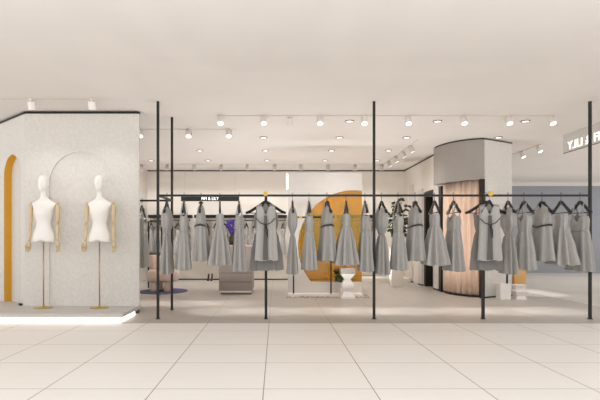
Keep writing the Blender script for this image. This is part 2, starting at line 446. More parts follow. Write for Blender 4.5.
# ------------------------------------------------------------------ front rack: poles and rails
RY, RZ = 7.05, 1.694
def pole(px, d, z1, label):
    x = X(px, d); t = thing('rack_pole', label, 'pole', (x, d, 0))
    MB().box(-.0165, .0165, -.0165, .0165, .008, z1).build('post', 'black', t)
    MB().box(-.028, .028, -.028, .028, 0, .008).build('foot_plate', 'black', t)
    return t
pole(158, RY, CEIL-.001, 'tall thin black pole at the left corner of the front rail')
pole(374, RY, CEIL-.001, 'tall thin black pole in the middle of the front rail')
pole(590, RY, CEIL-.001, 'tall thin black pole at the right end of the front rail')
pole(172, 7.96, CEIL-.001, 'tall thin black pole standing behind the left corner pole')
def tubex(x0, x1, y, z, r=.014): return MB().box(x0, x1, y-r, y+r, z-r, z+r)
xs = [X(158,RY), X(374,RY), X(590,RY)]
tag(tubex(xs[0]+.017, xs[1]-.017, RY, RZ).build('clothes_rail', 'black'), 'black horizontal clothes rail from left corner pole to middle pole', 'rail')
tag(tubex(xs[1]+.017, xs[2]-.017, RY, RZ).build('clothes_rail', 'black'), 'black horizontal clothes rail from middle pole to right pole', 'rail')
xr = X(172, 7.96)
tag(MB().box(xr-.014, xr+.014, RY+.017, 7.943, RZ-.014, RZ+.014).build('clothes_rail', 'black'), 'short black side rail joining the two left poles', 'rail')
tag(tubex(-3.4, xr-.017, 7.96, RZ).build('clothes_rail', 'black'), 'black rail running left behind the mannequin wall from rear pole', 'rail')
def face_post(px, label):
    x = X(px, RY); t = thing('display_post', label, 'display post', (x, RY, 0))
    MB().box(-.018, .018, -.018, .018, .008, RZ-.0145).build('post', 'black', t)
    MB().box(-.026, .026, -.026, .026, 0, .008).build('foot_plate', 'black', t)
    MB().tube([(0, -.0145, RZ), (0, -.235, RZ)], .008).build('arm', 'black', t)
    k = MB().ball((0, -.25, RZ), .032, 16, 10).build('knob', 'knob', t); k['label'] = 'round yellow knob'
    return t
face_post(266, 'black front post with round yellow knob, left of the white panel')
face_post(483, 'black front post with round yellow knob, beside the curved curtain')

# ------------------------------------------------------------------ hangers
def make_hanger(w=.245, drop=.15, bar=True, th=.011):
    t = bpy.data.objects.new('clothes_hanger', None); C.objects.link(t)
    m = MB(); pts = [(0, 0, -.10), (0, 0, -.035)]
    pts += [(.0 + .018*sin(a) , 0, .0 + .018*-cos(a)+.0) for a in [0.0]]
    pts = [(0,0,-.105), (0,0,-.05), (.004,0,-.03)] + [(.0185*sin(PI*.62-a)*1, 0, .0185*-cos(PI*.62-a)*-1+0.0) for a in [PI*.1*i for i in range(0, 0)]]
    pts += [(.019*cos(a), 0, .019*sin(a)) for a in [(-50 + 23*i)*PI/180 for i in range(10)]]
    m.tube(pts, .0035, 6).build('hook', 'blackpl', t)
    m = MB()
    for s in (-1, 1):
        pp = [(0, 0, -.105), (s*.03, 0, -.113), (s*w*.45, 0, -.105-drop*.45), (s*w*.8, 0, -.105-drop*.86), (s*w, 0, -.105-drop)]
        rings = []
        for i, p in enumerate(pp):
            h = (.024, .024, .021, .021, .017)[i]; k = th*(1, 1, .9, 1.3, 1.2)[i]
            rings.append([(p[0]-h*s*.35*(0 if i == 0 else 1), -k, p[2]-h), (p[0]-h*s*.35*(0 if i == 0 else 1), k, p[2]-h), (p[0], k, p[2]+h*.7), (p[0], -k, p[2]+h*.7)])
        m.loft(rings, (True, True))
    m.build('shoulder_arms', 'blackpl', t)
    if bar:
        MB().tube([(-w*.93, 0, -.105-drop-.002), (w*.93, 0, -.105-drop-.002)], .006, 6).build('trouser_bar', 'blackpl', t)
    return t
hanger0 = make_hanger()

# ------------------------------------------------------------------ garments
def interp(prof, z):
    for i in range(len(prof)-1):
        a, b = prof[i], prof[i+1]
        if a[0] >= z >= b[0]:
            k = (a[0]-z)/(a[0]-b[0]); k = k*k*(3-2*k)*.5 + k*.5
            return [a[j]+(b[j]-a[j])*k for j in range(1, len(a))]
    return list(prof[-1][1:])
def cloth_shell(prof, nf, seed, topf=None, nr=18, N=64, drift=.0, hemwave=.008, openf=None):
    """prof: (z, half width, half thickness, fold depth) from the top down"""
    rnd = random.Random(seed); ph = rnd.uniform(0, 6.28); p2 = rnd.uniform(0, 6.28); p3 = rnd.uniform(0, 6.28)
    z0, z1 = prof[0][0], prof[-1][0]; rings = []
    for i in range(nr+1):
        f = i/nr; z = z0+(z1-z0)*f
        w, t, amp = interp(prof, z); ring = []
        for j in range(N):
            a = 2*PI*j/N
            s1 = sin(nf*a+ph+.5*sin(a+p3)); k = 1 + 1.5*amp*(math.copysign(abs(s1)**.75, s1) + .4*sin((nf-3)*a+p2))
            ca, sa = cos(a), sin(a)
            x = w*math.copysign(abs(ca)**.85, ca)*(1+(k-1)*1.15); y = t*math.copysign(abs(sa)**.85, sa)*(1+(k-1)*1.7)
            zz = z
            if topf is not None:
                zt = topf(x, y); zz = min(z, 99) + (zt - z0)*(1-f)**2.0
            if i == nr: zz += hemwave*sin(nf*a+ph)
            ring.append((x + drift*f, y, zz))
        rings.append(ring)
    return MB().loft(rings, (False, False))
def strap(m, x0, y0, z0, x1, y1, z1, w=.011, th=.004):
    n = 6; rings = []
    for i in range(n+1):
        f = i/n; x = x0+(x1-x0)*f; y = y0+(y1-y0)*f; z = z0+(z1-z0)*f
        rings.append([(x-w, y-th, z), (x+w, y-th, z), (x+w, y+th, z), (x-w, y+th, z)])
    m.loft(rings)
def strap2(m, x0, y0, z0, x1, z1, w=.012, th=.003):
    # one band from the front hem of the bodice over the hanger to the back
    pts = [(x0, -y0, z0), ((x0+x1)/2, -y0*.6, (z0+z1)/2), (x1, -.016, z1), (x1, 0, z1+.008), (x1, .016, z1), ((x0+x1)/2, y0*.6, (z0+z1)/2), (x0, y0, z0)]
    rings = []
    for i, p in enumerate(pts):
        a = Vector(pts[max(i-1, 0)]); b = Vector(pts[min(i+1, 6)]); d = (b-a).normalized(); nn = d.cross(Vector((1,0,0))).normalized()
        p = Vector(p); rings.append([p+Vector((-w,0,0))-nn*th, p+Vector((w,0,0))-nn*th, p+Vector((w,0,0))+nn*th, p+Vector((-w,0,0))+nn*th])
    m.loft(rings)
def ellipse_band(z, w, t, r, tail=None, n=40, sag=0.0):
    m = MB(); pts = [(w*cos(2*PI*i/n), t*sin(2*PI*i/n), z - sag*(1-abs(cos(2*PI*i/n)))) for i in range(n)]
    rings = []
    for i in range(n):
        p = Vector(pts[i]); c_ = Vector((cos(2*PI*i/n), sin(2*PI*i/n), 0))
        rings.append([p + c_*r*cos(b) + Vector((0,0,1))*r*1.4*sin(b) for b in (0, PI/2, PI, PI*1.5)])
    rings.append(rings[0]); m.loft(rings, (False, False))
    if tail:
        m.tube(tail, r*.9, 6)
    return m
def garment(name, kind):
    t = bpy.data.objects.new(name, None); C.objects.link(t)
    if kind == 'A':      # sleeveless dress with cinched waist
        def tf(x, y): return -.15 - .30*abs(x) if abs(x) > .075 else (-.165 - (.075-abs(x))*1.6)
        cloth_shell([(-.16,.185,.022,.0), (-.20,.185,.045,.02), (-.30,.185,.066,.04), (-.42,.19,.062,.05), (-.52,.12,.034,.06), (-.56,.10,.022,.06)], 7, 1, tf, 14).build('bodice', 'dress', t)
        cloth_shell([(-.56,.10,.022,.06), (-.60,.125,.036,.09), (-.80,.175,.056,.11), (-1.09,.215,.068,.13)], 7, 1).build('skirt', 'dress', t)
        ellipse_band(-.56, .104, .026, .006).build('waistband', 'dress', t)
    elif kind == 'B':    # V neck strap dress
        def tf(x, y): return -.27 - (.12-abs(x))*1.0 if abs(x) < .12 else -.27 - (abs(x)-.12)*1.2
        cloth_shell([(-.27,.155,.05,.0), (-.36,.165,.06,.03), (-.46,.14,.048,.06), (-.52,.125,.045,.08)], 8, 2, tf, 12).build('bodice', 'dress2', t)
        cloth_shell([(-.52,.125,.045,.08), (-.58,.155,.055,.09), (-.80,.20,.072,.11), (-1.035,.225,.083,.12)], 8, 2).build('skirt', 'dress2', t)
        for s in (-1, 1):
            m = MB(); strap2(m, s*.12, .045, -.285, s*.085, -.13); m.build('strap', 'dress2', t)
    elif kind == 'C':    # sleeveless shift with tie belt
        def tf(x, y): return -.125 - .42*abs(x) if abs(x) > .05 else -.15 - (.05-abs(x))*1.0
        cloth_shell([(-.14,.165,.022,.0), (-.20,.168,.045,.01), (-.32,.175,.062,.03), (-.41,.165,.066,.05)], 6, 3, tf, 12).build('bodice', 'dress', t)
        cloth_shell([(-.41,.165,.066,.05), (-.48,.175,.072,.06), (-.70,.195,.085,.08), (-.912,.215,.098,.12)], 6, 3).build('skirt', 'dress', t)
        ellipse_band(-.425, .190, .084, .008, [(.02,-.086,-.425), (.04,-.098,-.47), (.035,-.11,-.56)], sag=.03).build('belt', 'blackpl', t)
        m = MB(); m.ball((0, 0, -.118), (.075, .035, .018), 14, 6); m.build('collar', 'blackpl', t)
    elif kind == 'D':    # strapless dress with full skirt
        cloth_shell([(-.28,.125,.052,.0), (-.33,.125,.056,.02), (-.44,.11,.052,.04)], 9, 4, None, 8).build('bodice', 'dress2', t)
        cloth_shell([(-.44,.11,.052,.04), (-.50,.13,.068,.10), (-.70,.185,.098,.14), (-.967,.245,.127,.16)], 9, 4, None, 18, 80, hemwave=.014).build('skirt', 'dress2', t)
        for s in (-1, 1):
            m = MB(); strap(m, s*.1, 0, -.29, s*.1, 0, -.24, .006, .003); m.build('hanging_loop', 'dress2', t)
    elif kind == 'E':    # camisole dress, belted seam
        def tf(x, y): return -.25 - (.11-abs(x))*1.3 if abs(x) < .11 else -.25 - (abs(x)-.11)*1.0
        cloth_shell([(-.26,.17,.046,.0), (-.36,.175,.06,.04), (-.50,.155,.055,.06)], 7, 5, tf, 12).build('bodice', 'dress', t)
        cloth_shell([(-.50,.155,.055,.06), (-.56,.172,.062,.08), (-.80,.20,.074,.10), (-1.05,.228,.086,.12)], 7, 5).build('skirt', 'dress', t)
        ellipse_band(-.50, .160, .060, .007).build('waistband', 'dress', t)
        for s in (-1, 1):
            m = MB(); strap2(m, s*.11, .04, -.265, s*.10, -.14); m.build('strap', 'dress', t)
    elif kind == 'V':    # pale vest with V belt, hung facing the front
        m = MB()
        def tf(x, y):
            if y < 0: return -.155 - .25*abs(x) if abs(x) > .05 else -.17 - (.05-abs(x))*2.4
            return -.13 - .22*abs(x)
        cloth_shell([(-.14,.125,.026,.0), (-.22,.125,.050,.02), (-.45,.13,.056,.04), (-.70,.14,.057,.06), (-.895,.15,.058,.08)], 5, 8, tf, 20).build('body', 'dress2', t)
        a = MB(); a.tube([(-.125,-.05,-.335), (-.07,-.085,-.395), (0,-.098,-.425), (.07,-.085,-.395), (.125,-.05,-.335)], .006, 6)
        a.tube([(0,-.10,-.425), (.03,-.102,-.50), (.02,-.105,-.60)], .006, 6); a.tube([(0,-.10,-.425), (.005,-.105,-.50), (.03,-.108,-.57)], .005, 6)
        a.build('belt', 'blackpl', t)
        strap_m = MB(); strap_m.box(-.006, .006, -.096, -.090, -.90, -.22); 
        MB().prism([(-.018,-.30),(.018,-.30),(.034,-.885),(-.034,-.885)], lambda a, b, t: (a, t, b), -.086, -.062).build('front_gap', 'vestgap', t)  # dark strip drawn where the open vest shows the dress behind
    elif kind == 'W':    # darker dress hung behind the vest, facing the front
        def tf(x, y): return -.26 - (.14-abs(x))*.8 if abs(x) < .14 else -.26 - (abs(x)-.14)*.8
        cloth_shell([(-.27,.165,.032,.0), (-.40,.155,.042,.04), (-.50,.13,.035,.06)], 7, 9, tf, 12).build('bodice', 'dress3', t)
        cloth_shell([(-.50,.13,.035,.06), (-.58,.15,.040,.08), (-.80,.185,.040,.09), (-1.03,.20,.043,.10)], 7, 9).build('skirt', 'dress3', t)
        for s in (-1, 1):
            m = MB(); strap(m, s*.13, 0, -.275, s*.12, 0, -.19); m.build('strap', 'dress3', t)
    return t
names = {'A': 'sleeveless_dress', 'B': 'strap_dress', 'C': 'shift_dress', 'D': 'strapless_dress', 'E': 'camisole_dress', 'V': 'belted_vest', 'W': 'strap_dress'}
desc = {'A': 'grey sleeveless dress with cinched waist', 'B': 'pale grey V-neck dress with shoulder straps', 'C': 'short grey shift dress with black tie belt',
        'D': 'pale grey strapless dress with full pleated skirt', 'E': 'long grey camisole dress with waist seam'}
proto = {}
seen_h = [False]
def hang(kind, x, y, z, rot, where, group, hlabel, hgroup, hproto=None):
    lab = desc[kind] + where
    if kind not in proto:
        g_ = proto[kind] = garment(names[kind], kind)
        g_.location = (x, y, z); g_.rotation_euler = (0, 0, rot); tag(g_, lab, 'dress', group)
    else:
        g_ = dup(proto[kind], (x, y, z), rot, lab, group); g_['category'] = 'dress'
    if not seen_h[0]:
        seen_h[0] = True; h = hanger0
        h.location = (x, y, z); h.rotation_euler = (0, 0, rot); tag(h, hlabel, 'hanger', hgroup)
    else:
        h = dup(hanger0, (x, y, z), rot, hlabel, hgroup); h['category'] = 'hanger'
    return g_
bays = [
  (', in the left bay of the front rail', [(167,'A'),(184,'B'),(201,'C'),(220,'D'),(239,'E')]),
  (', between left yellow-knobbed post and middle pole', [(292.5,'A'),(309,'B'),(327,'C'),(346,'D'),(365,'E')]),
  (', between middle pole and right yellow-knobbed post', [(381.5,'A'),(398,'B'),(415,'C'),(434.5,'D'),(453.5,'E')]),
  (', right of the right yellow-knobbed post', [(508,'A'),(524,'B'),(542,'C'),(561,'D'),(580,'E')])]
short = {'A': 'cinched-waist sleeveless dress', 'B': 'pale V-neck strap dress', 'C': 'belted shift dress', 'D': 'strapless full-skirted dress', 'E': 'camisole dress'}
rnd = random.Random(3)
for where, lst in bays:
    for px, k in lst:
        r = math.radians(90 + rnd.uniform(-5, 5) + (5 if px < 330 else 0))
        hang(k, X(px, RY), RY, RZ+.0185, r, where, 'grey dresses on the front rail', 'black hanger holding the %s%s' % (short[k], where), 'hangers on the front rail')
# dress on the rear rail by the mannequin wall
hang('E', X(142, 7.96), 7.96, RZ+.0185, math.radians(92), ' on the rear rail, beside the mannequin wall edge', 'grey dresses on the front rail', 'black hanger on the rear rail beside the mannequin wall edge', 'hangers on the front rail')
# face-out garments
for px, px2, where in ((266, 268, 'left'), (483, 484, 'right')):
    x = X(px, RY)
    v = proto.get('V')
    lab = 'pale grey vest with black V belt facing front on the %s yellow-knobbed post' % where
    if v is None:
        v = proto['V'] = garment('belted_vest', 'V'); v.location = (x, RY-.205, RZ+.012); tag(v, lab, 'vest', 'vests facing the front')
    else: dup(v, (x, RY-.205, RZ+.012), math.radians(-14), lab, 'vests facing the front')
    h = dup(hanger0, (x, RY-.205, RZ+.012), 0, 'black front-facing hanger with the belted vest on the %s yellow-knobbed post' % where, 'hangers on the front rail')
    h.scale = (.45, 1.2, .98)
    wv = proto.get('W')
    lab = 'darker grey dress hanging behind the belted vest on the %s yellow-knobbed post' % where
    dx, dy = (0.0, -.082)
    if wv is None:
        wv = proto['W'] = garment('strap_dress', 'W'); wv.location = (x+dx, RY+dy, RZ+.012); wv.rotation_euler = (0,0,math.radians(0)); tag(wv, lab, 'dress', 'dresses behind the vests')
    else: dup(wv, (x+dx-.0, RY+dy, RZ+.012), 0, lab, 'dresses behind the vests')
    h = dup(hanger0, (x+dx, RY+dy, RZ+.012), 0, 'wide black hanger behind the belted vest on the %s yellow-knobbed post' % where, 'hangers on the front rail')
    h.scale = (1.12, 1.5, 1)
# pale-lined garment between curtain and vest
desc['B2'] = 0

# ------------------------------------------------------------------ back wall shelves and clothes
BD = 13.78
bayx = [(148,191,'leftmost'), (194,238,'second'), (243,287,'third'), (291,335,'fourth'), (338,377,'rightmost')]
shelf0 = None
kinds = ['E','B','A','D','C']
for bi, (a, b, bn) in enumerate(bayx):
    x0, x1 = X(a, 13.7), X(b, 13.7)
    t = thing('wall_shelf', ('thick black wall shelf with a rod beneath, %s along the back wall' % bn if bn != 'fourth' else 'thick black wall shelf with rod, seen green through the yellow disc left half'), 'shelf', ((x0+x1)/2, 13.7, 0), 0, 'black shelves on the back wall')
    w2 = (x1-x0)/2
    MB().box(-w2, w2, 0, .28, Z(217.8,13.7), Z(214.8,13.7)).build('board', 'black', t)
    zr = Z(220.5, BD)
    m = MB().tube([(-w2+.03, .08, zr), (w2-.03, .08, zr)], .010, 8)
    for s in (-1, 1): m.tube([(s*(w2-.05), .08, zr), (s*(w2-.05), .08, Z(217.8,13.7)+.001)], .008, 6)
    m.build('rod', 'black', t)
    n = 5
    for i in range(n):
        px = a + 3.5 + i*(b-a-7.5)/(n-1)
        if px < 141 or 288 < px < 303: continue
        if 350 < px < 358: pass
        rot = math.radians(90 + (-22 if i % 2 else -14))
        k = kinds[(i+bi) % 5]
        pos = ['first','second','third','fourth','fifth'][i]
        d_ = dup(proto[k], (X(px, BD), BD, zr), rot, 'small grey dress under the %s back wall shelf, %s from its left end' % (bn, pos), 'small grey dresses on the back wall'); d_['category'] = 'dress'
        h = dup(hanger0, (X(px, BD), BD, zr), rot, 'small black hanger under the %s back wall shelf, %s from left' % (bn, pos), 'hangers on the back wall'); h['category'] = 'hanger'
        d_.scale = (.62, .8, .88); h.scale = (.7, 1, .8)

# ------------------------------------------------------------------ lettering
def letters(txt, size, m, parent, loc, rot, ext=.006, xs=1.0):
    cu = bpy.data.curves.new('lettering', 'FONT'); cu.body = txt; cu.size = size; cu.extrude = ext; cu.offset = size*.004*(0 if size > .15 else 1); cu.space_character = 1.06
    cu.align_x = 'CENTER'; cu.align_y = 'CENTER'
    o = bpy.data.objects.new('lettering', cu); C.objects.link(o)
    dg = bpy.context.evaluated_depsgraph_get(); me = bpy.data.meshes.new_from_object(o.evaluated_get(dg))
    bpy.data.objects.remove(o)
    n = bpy.data.objects.new('lettering', me); C.objects.link(n); me.materials.clear(); me.materials.append(M[m])
    n.parent = parent; n.location = loc; n.rotation_euler = rot; n.scale = (xs, 1, 1)
    return n
SD = 13.3
t = thing('shop_sign', 'long black sign board with white lettering above the back wall clothes', 'sign', (X(210, SD), SD, Z(198.7, SD)))
w2 = (X(239,SD)-X(181,SD))/2
MB().box(-w2, w2, 0, .04, -.062, .062).build('board', 'black', t)
MB().tube([(-w2+.1,.02,.06), (-w2+.1,.02,CEIL-Z(199,SD)-.001)], .003, 6).tube([(w2-.1,.02,.06), (w2-.1,.02,CEIL-Z(199,SD)-.001)], .003, 6).build('suspension_wire', 'greyfix', t)
letters('FIFI & LILY', .112, 'letters', t, (0, -.004, 0), (PI/2, 0, 0), .004, .84)['label'] = 'white capital letters'
# side sign seen from behind
t = thing('hanging_sign', 'translucent hanging sign with glowing lettering seen from behind at the right', 'sign', (5.2, 8.0, 0))
MB().box(0, .012, -1.35, 1.31, 2.655, CEIL-.001).build('panel', 'signgl', t)
MB().box(-.002, .014, -1.35, 1.31, 2.645, 2.655).build('edge_strip', 'rim', t)
l = letters('FIFI & LILY', .20, 'letters', t, (-.008, .60, 2.75), (PI/2, 0, -PI/2), .006, 1.15)
l.rotation_euler = (PI/2, 0, PI/2)
l['label'] = 'glowing white letters, reversed from inside the shop'

# ------------------------------------------------------------------ centre panel with yellow disc
PY = 10.1
pc, pz, prr = X(354, PY), Z(246, PY), 1.10
pb = Z(282, PY); px0, px1 = X(288, PY), X(362.3, PY); ptop = Z(172.6, PY)
a0 = math.asin((pb-pz)/prr); a_start = PI - a0            # bottom-left point of the cut
a_end = math.acos((px1-pc)/prr)
arcp = [(pc + prr*cos(a_start + (a_end-a_start)*i/48), pz + prr*sin(a_start + (a_end-a_start)*i/48)) for i in range(49)]
out = [(px0, .05), (px1, .05), (px1, pb)] + arcp + [(px1, ptop), (px0, ptop)]
t = thing('partition_panel', 'freestanding white panel with large round yellow acrylic window on a white base', 'panel', (0, PY, 0))
fy = lambda a, b, c_: (a, c_, b)
MB().prism(out, fy, 0, .12).build('panel_board', 'panel', t)
disc = [(pc + (prr-.003)*cos(a_start + (a_end-a_start)*i/48), pz + (prr-.003)*sin(a_start + (a_end-a_start)*i/48)) for i in range(49)]
disc = [(px1-.002, pb+.001)] + [(max(a, 0) , max(b, pb+.001)) for a, b in disc]
dd = MB().prism(disc, fy, .05, .062).build('window_disc', 'acrylic', t); dd['label'] = 'round ochre yellow translucent window'
MB().box(px0, X(363,9.8), -.30, .14, 0, .05).build('base', 'white', t)
MB().box(px0-.030, px0-.001, .0, .05, Z(189,PY), Z(174,PY)).build('led_strip', 'led', t)['label'] = 'short glowing light strip'

# small black rack in front of the panel
ry = 9.92
t = thing('garment_rack', 'thin black garment rack with two legs in front of the white panel', 'rack', (0, ry, .05))
zb = Z(218, ry)-.05
for px in (293.5, 331): MB().box(X(px,ry)-.014, X(px,ry)+.014, -.014, .014, 0, zb).build('leg', 'black', t)
MB().box(X(292.5,ry), X(334.5,ry), -.0145, .0145, zb, zb+.03).build('top_bar', 'black', t)
MB().ball((X(300.5,ry), -.03, zb+.015), .03, 14, 8).build('knob', 'knob', t)['label'] = 'yellow round knob'

# zigzag stools
def zigzag(prof, x, y, z, label, cap):
    t = thing('zigzag_stool', label, 'stool', (x, y, z), 0, 'zigzag stools')
    rings = [[(-w, -w, h), (w, -w, h), (w, w, h), (-w, w, h)] for h, w in prof]
    MB().loft(rings, smooth=False).build('pedestal', 'white', t)
    if cap: MB().box(-cap, cap, -cap, cap, prof[-1][0]+.0005, prof[-1][0]+.10, .006).build('top', 'fascia', t)  # the cap's grey stands in for its shadow
    return t
zigzag([(0,.13),(.03,.13),(.125,.062),(.205,.11),(.26,.11),(.35,.052),(.455,.13)], X(347,9.68), 9.64, 0.0, 'white zigzag pedestal stool with shadow-grey top before the round yellow window', .135)
zigzag([(0,.10),(.06,.075),(.14,.115),(.20,.075),(.262,.115)], X(517.5,9.5)+.01, 9.46, 0.0, 'small white zigzag stool beside the plaster wall at right', 0)
t = thing('display_block', 'small white block with thin black post beside the plaster fitting room wall', 'display block', (X(506.5,9.4), 9.45, 0))
MB().box(-.13, .06, -.1, .1, 0, Z(284,9.35)).build('block', 'white', t)
MB().box(.045, .071, -.013, .013, Z(284,9.35)+.0005, 1.45).build('post', 'black', t) if False else MB().box(.02, .046, -.013, .013, Z(284,9.35)+.0005, 1.45).build('post', 'black', t)
MB().box(-.08, .14, -.013, .013, 1.45, 1.475).build('top_bar', 'black', t)
t = thing('wooden_crate', 'honey-coloured upright wooden pedestal with black top right of the fitting room', 'pedestal', (X(518.5,10.2), 10.25, 0))
MB().box(-.115, .115, -.12, .12, 0, Z(257,10.1)-.03, .004).build('body', 'orange', t)
MB().box(-.1, .02, -.1, .1, Z(257,10.1)-.0295, Z(257,10.1)+.03, .004).build('top_tray', 'black', t)

# pebbles round the panel base
m = MB(); rp = random.Random(5)
for i in range(230):
    r = rp.uniform(.008, .022)
    if i % 5 == 0: xx, yy = X(363,9.8)+rp.uniform(.03,.11), rp.uniform(9.62, 10.2)
    else: xx, yy = rp.uniform(px0-.03, X(363,9.8)+.1), rp.uniform(9.58, 9.77)
    if abs(xx-X(347,9.68)) < .165 and yy > 9.47: continue
    m.ball((xx, yy, r*.6), (r*rp.uniform(.8,1.4), r, r*.6), 7, 4)
tag(m.build('pebbles', 'pebble'), 'strip of pale pebbles scattered around the white panel base', 'pebbles', kind='stuff')

# potted plant behind the zigzag stool
def leaf(m, base, d, L, w, curl=.25):
    base = Vector(base); d = Vector(d).normalized(); side = d.cross(Vector((0,0,1)))
    if side.length < .1: side = Vector((1,0,0))
    side.normalize(); up = side.cross(d); ro = (base.x*917+d.x*331+d.z*77) % 2.4 + .35; side, up = side*cos(ro)+up*sin(ro), up*cos(ro)-side*sin(ro); n = 6; top, bot = [], []
    rings = []
    for i in range(n+1):
        f = i/n; c_ = base + d*L*f - up*0 + Vector((0,0,-curl*L*f*f)); ww = w*sin(PI*min(.999, f*.92+.06))**.8
        th = .0015
        rings.append([c_ - side*ww + up*ww*.3, c_ - up*th, c_ + side*ww + up*ww*.3, c_ + up*th])
    m.loft(rings)
t = thing('potted_plant', 'small dark green plant beside the zigzag stool before the yellow window', 'plant', (X(343,9.95), 9.99, .05))
MB().lathe([(.03,0),(.045,.02),(.05,.10),(.042,.10)], 18).build('pot', 'white', t)
m = MB()
for a in range(9):
    an = PI*.75 + a*.22; m_d = (cos(an)*1.0, sin(an)*.4, .35+.12*(a % 3)); leaf(m, (0,0,.20+.07*(a % 4)), m_d, .20, .04)
MB().tube([(0,0,.09), (0,0,.32)], .005, 6).build('stem', 'stem', t)
m.build('foliage', 'leaf', t)

# ------------------------------------------------------------------ counter
cx0, cx1 = X(219,10.2), X(252,10.2); CZ = .985
t = thing('service_counter', 'taupe stone service counter with pinkish top carrying the purple flowers', 'counter', ((cx0+cx1)/2, 10.2, 0)); w2 = (cx1-cx0)/2
MB().box(-w2, w2, 0, 1.0, .075, CZ-.03, .004).build('body', 'stone', t)
MB().box(-w2+.03, w2-.02, .03, .97, 0, .04).build('plinth', 'seam', t)
MB().box(-w2+.02, w2-.01, .012, .99, .04, .0745).build('base_strip', 'white', t)
MB().box(-w2-.005, w2+.005, -.005, 1.005, CZ-.0295, CZ, .003).build('top', 'stonetop', t)
for zz in (Z(273,10.2), Z(282,10.2)): MB().box(-w2+.001, w2-.001, -.003, .002, zz-.008, zz+.008).build('drawer_groove', 'seam', t)
# flowers
t = thing('flower_vase', 'dark olive vase of purple flowers standing on the service counter', 'vase', (X(232,10.5), 10.5, CZ))
MB().lathe([(.04,0),(.058,.01),(.068,.07),(.06,.14),(.045,.18),(.05,.19),(.04,.185)], 20).build('vase_body', 'vase', t)
m = MB(); fl = MB(); rf = random.Random(9); gr = MB()
for (dx, dz, s) in ((-.06,.44,.075),(.03,.47,.075),(.07,.40,.07),(-.03,.33,.07),(.05,.29,.075),(-.07,.38,.06),(.01,.25,.06)):
    m.tube([(0,0,.15), (dx*.5, 0, dz*.6), (dx, -.01, dz)], .004, 6)
    for k in range(6):
        an = k*PI/3+rf.random(); leaf(fl, (dx, -.01, dz), (cos(an), -.3, sin(an)*.8), s, s*.5, .1)
    fl.ball((dx, -.012, dz), .013, 8, 6)
for k in range(7):
    an = k*.9; leaf(gr, (0,0,.19), (cos(an)*.8, sin(an)*.5, 1.2), .15, .014, .2)
m.build('stem', 'stem', t); fl.build('petals', 'purple', t); gr.build('foliage', 'leaf2', t)

# ------------------------------------------------------------------ tall plant on pedestal
d = 12.0; x = X(396, d)
t = thing('pedestal', 'slim cream console below the leafy plant, behind the front dresses', 'pedestal', (x-.02, d, 0))
MB().box(-.11, .16, -.10, .10, 0, Z(247,d)-.04, .004).build('column', 'wall', t)
MB().box(-.19, .22, -.12, .12, Z(247,d)-.0395, Z(247,d), .004).build('top', 'white', t)
t = thing('leafy_plant', 'bushy dark green plant with some reddish leaves on the slim cream console', 'plant', (X(399,d), d, Z(247,d)))
MB().lathe([(.05,0),(.075,.03),(.09,.12),(.08,.2),(.055,.23),(.05,.22)], 22).build('pot', 'white', t)
m = MB(); l1 = MB(); l2 = MB(); rp = random.Random(12)
tips = [(.05,1.13),(-.05,1.05),(.16,.95),(-.16,.88),(.02,.85),(-.30,.78),(.24,.72),(-.18,.62),(.10,.66),(-.30,.50),(.22,.45),(.30,.32),(-.22,.36),(.14,.30),(-.06,.50)]
for tx, tz in tips:
    ty = rp.uniform(-.2, .2); pts = []
    for i in range(7):
        f = i/6; pts.append(Vector((tx*f**1.4, ty*f, .2 + (tz-.2)*f**.8)))
    m.tube(pts, [.006-.004*i/6 for i in range(7)], 6)
    for i in range(3, 7):
        for q in range(4):
            an = rp.uniform(0, 2*PI)
            leaf(l2 if rp.random() < .15 else l1, pts[i], (cos(an), sin(an)*.7, rp.uniform(-.5, .5)), rp.uniform(.08, .13), rp.uniform(.028, .042), .3)
m.build('stem', 'stem', t); l1.build('foliage', 'leaf', t); l2.build('red_foliage', 'leafred', t)['label'] = 'reddish brown leaves'

# ------------------------------------------------------------------ lounge corner at left
rug = MB().lathe([(1,0),(1,.010),(.97,.014)], 48)
rug.v = [(a*.50, b*.62, c_) for a, b, c_ in rug.v]
o = rug.build('rug', 'rug'); o.location = (X(163.5,10.85), 10.85, .0005)
tag(o, 'oval purple rug under the blush pink chair at the left', 'rug')
d = 10.75
t = thing('lounge_chair', 'rounded blush pink velvet chair standing on the purple rug', 'chair', (X(160,d), d, .0145))
zo = -.0145
def cyl(px0_, px1_, y0, y1, dd=0, n=28, rnd_=.02):
    xc = (X(px0_,d+dd)+X(px1_,d+dd))/2 - X(160,d); r = (X(px1_,d+dd)-X(px0_,d+dd))/2
    zb, zt = max(Z(y0,d+dd)+zo, 0.0), Z(y1,d+dd)+zo
    return MB().lathe([(r-rnd_,zb),(r,zb+rnd_),(r,zt-rnd_),(r-rnd_*.3,zt-rnd_*.3),(r-rnd_,zt)], n, xc, dd)
cyl(149,158,269,255,.15).build('backrest', 'pink', t)
b = MB().box(X(148.5,d)-X(160,d), X(177.5,d)-X(160,d), -.22, .30, Z(281.5,d)+zo, Z(269.5,d)+zo, .07); b.build('seat', 'pink', t)
cyl(150,157.5,293,281.6,-.08).build('leg', 'pink', t)
cyl(164,171,293,281.6,-.08).build('leg', 'pink', t)
cyl(157,163,291,281.6,.2).build('leg', 'pink', t)
# thin black rack behind the chair
d = 11.6
t = thing('low_rack', 'thin black rack frame behind the pink chair at the left', 'rack', (X(155,d), d, 0))
xa, xb = X(148.6,d)-X(155,d), X(161.6,d)-X(155,d); zt = Z(221.8,d)
for xx in (xa, xb): MB().box(xx-.013, xx+.013, -.013, .013, 0, zt-.013).build('leg', 'black', t)
MB().box(xa-.013, xb+.013, -.013, .013, zt-.0125, zt+.013).build('top_bar', 'black', t)
MB().box(xa+.014, xb-.014, -.25, .013, Z(255.5,d), Z(252,d)).build('shelf', 'seam', t)

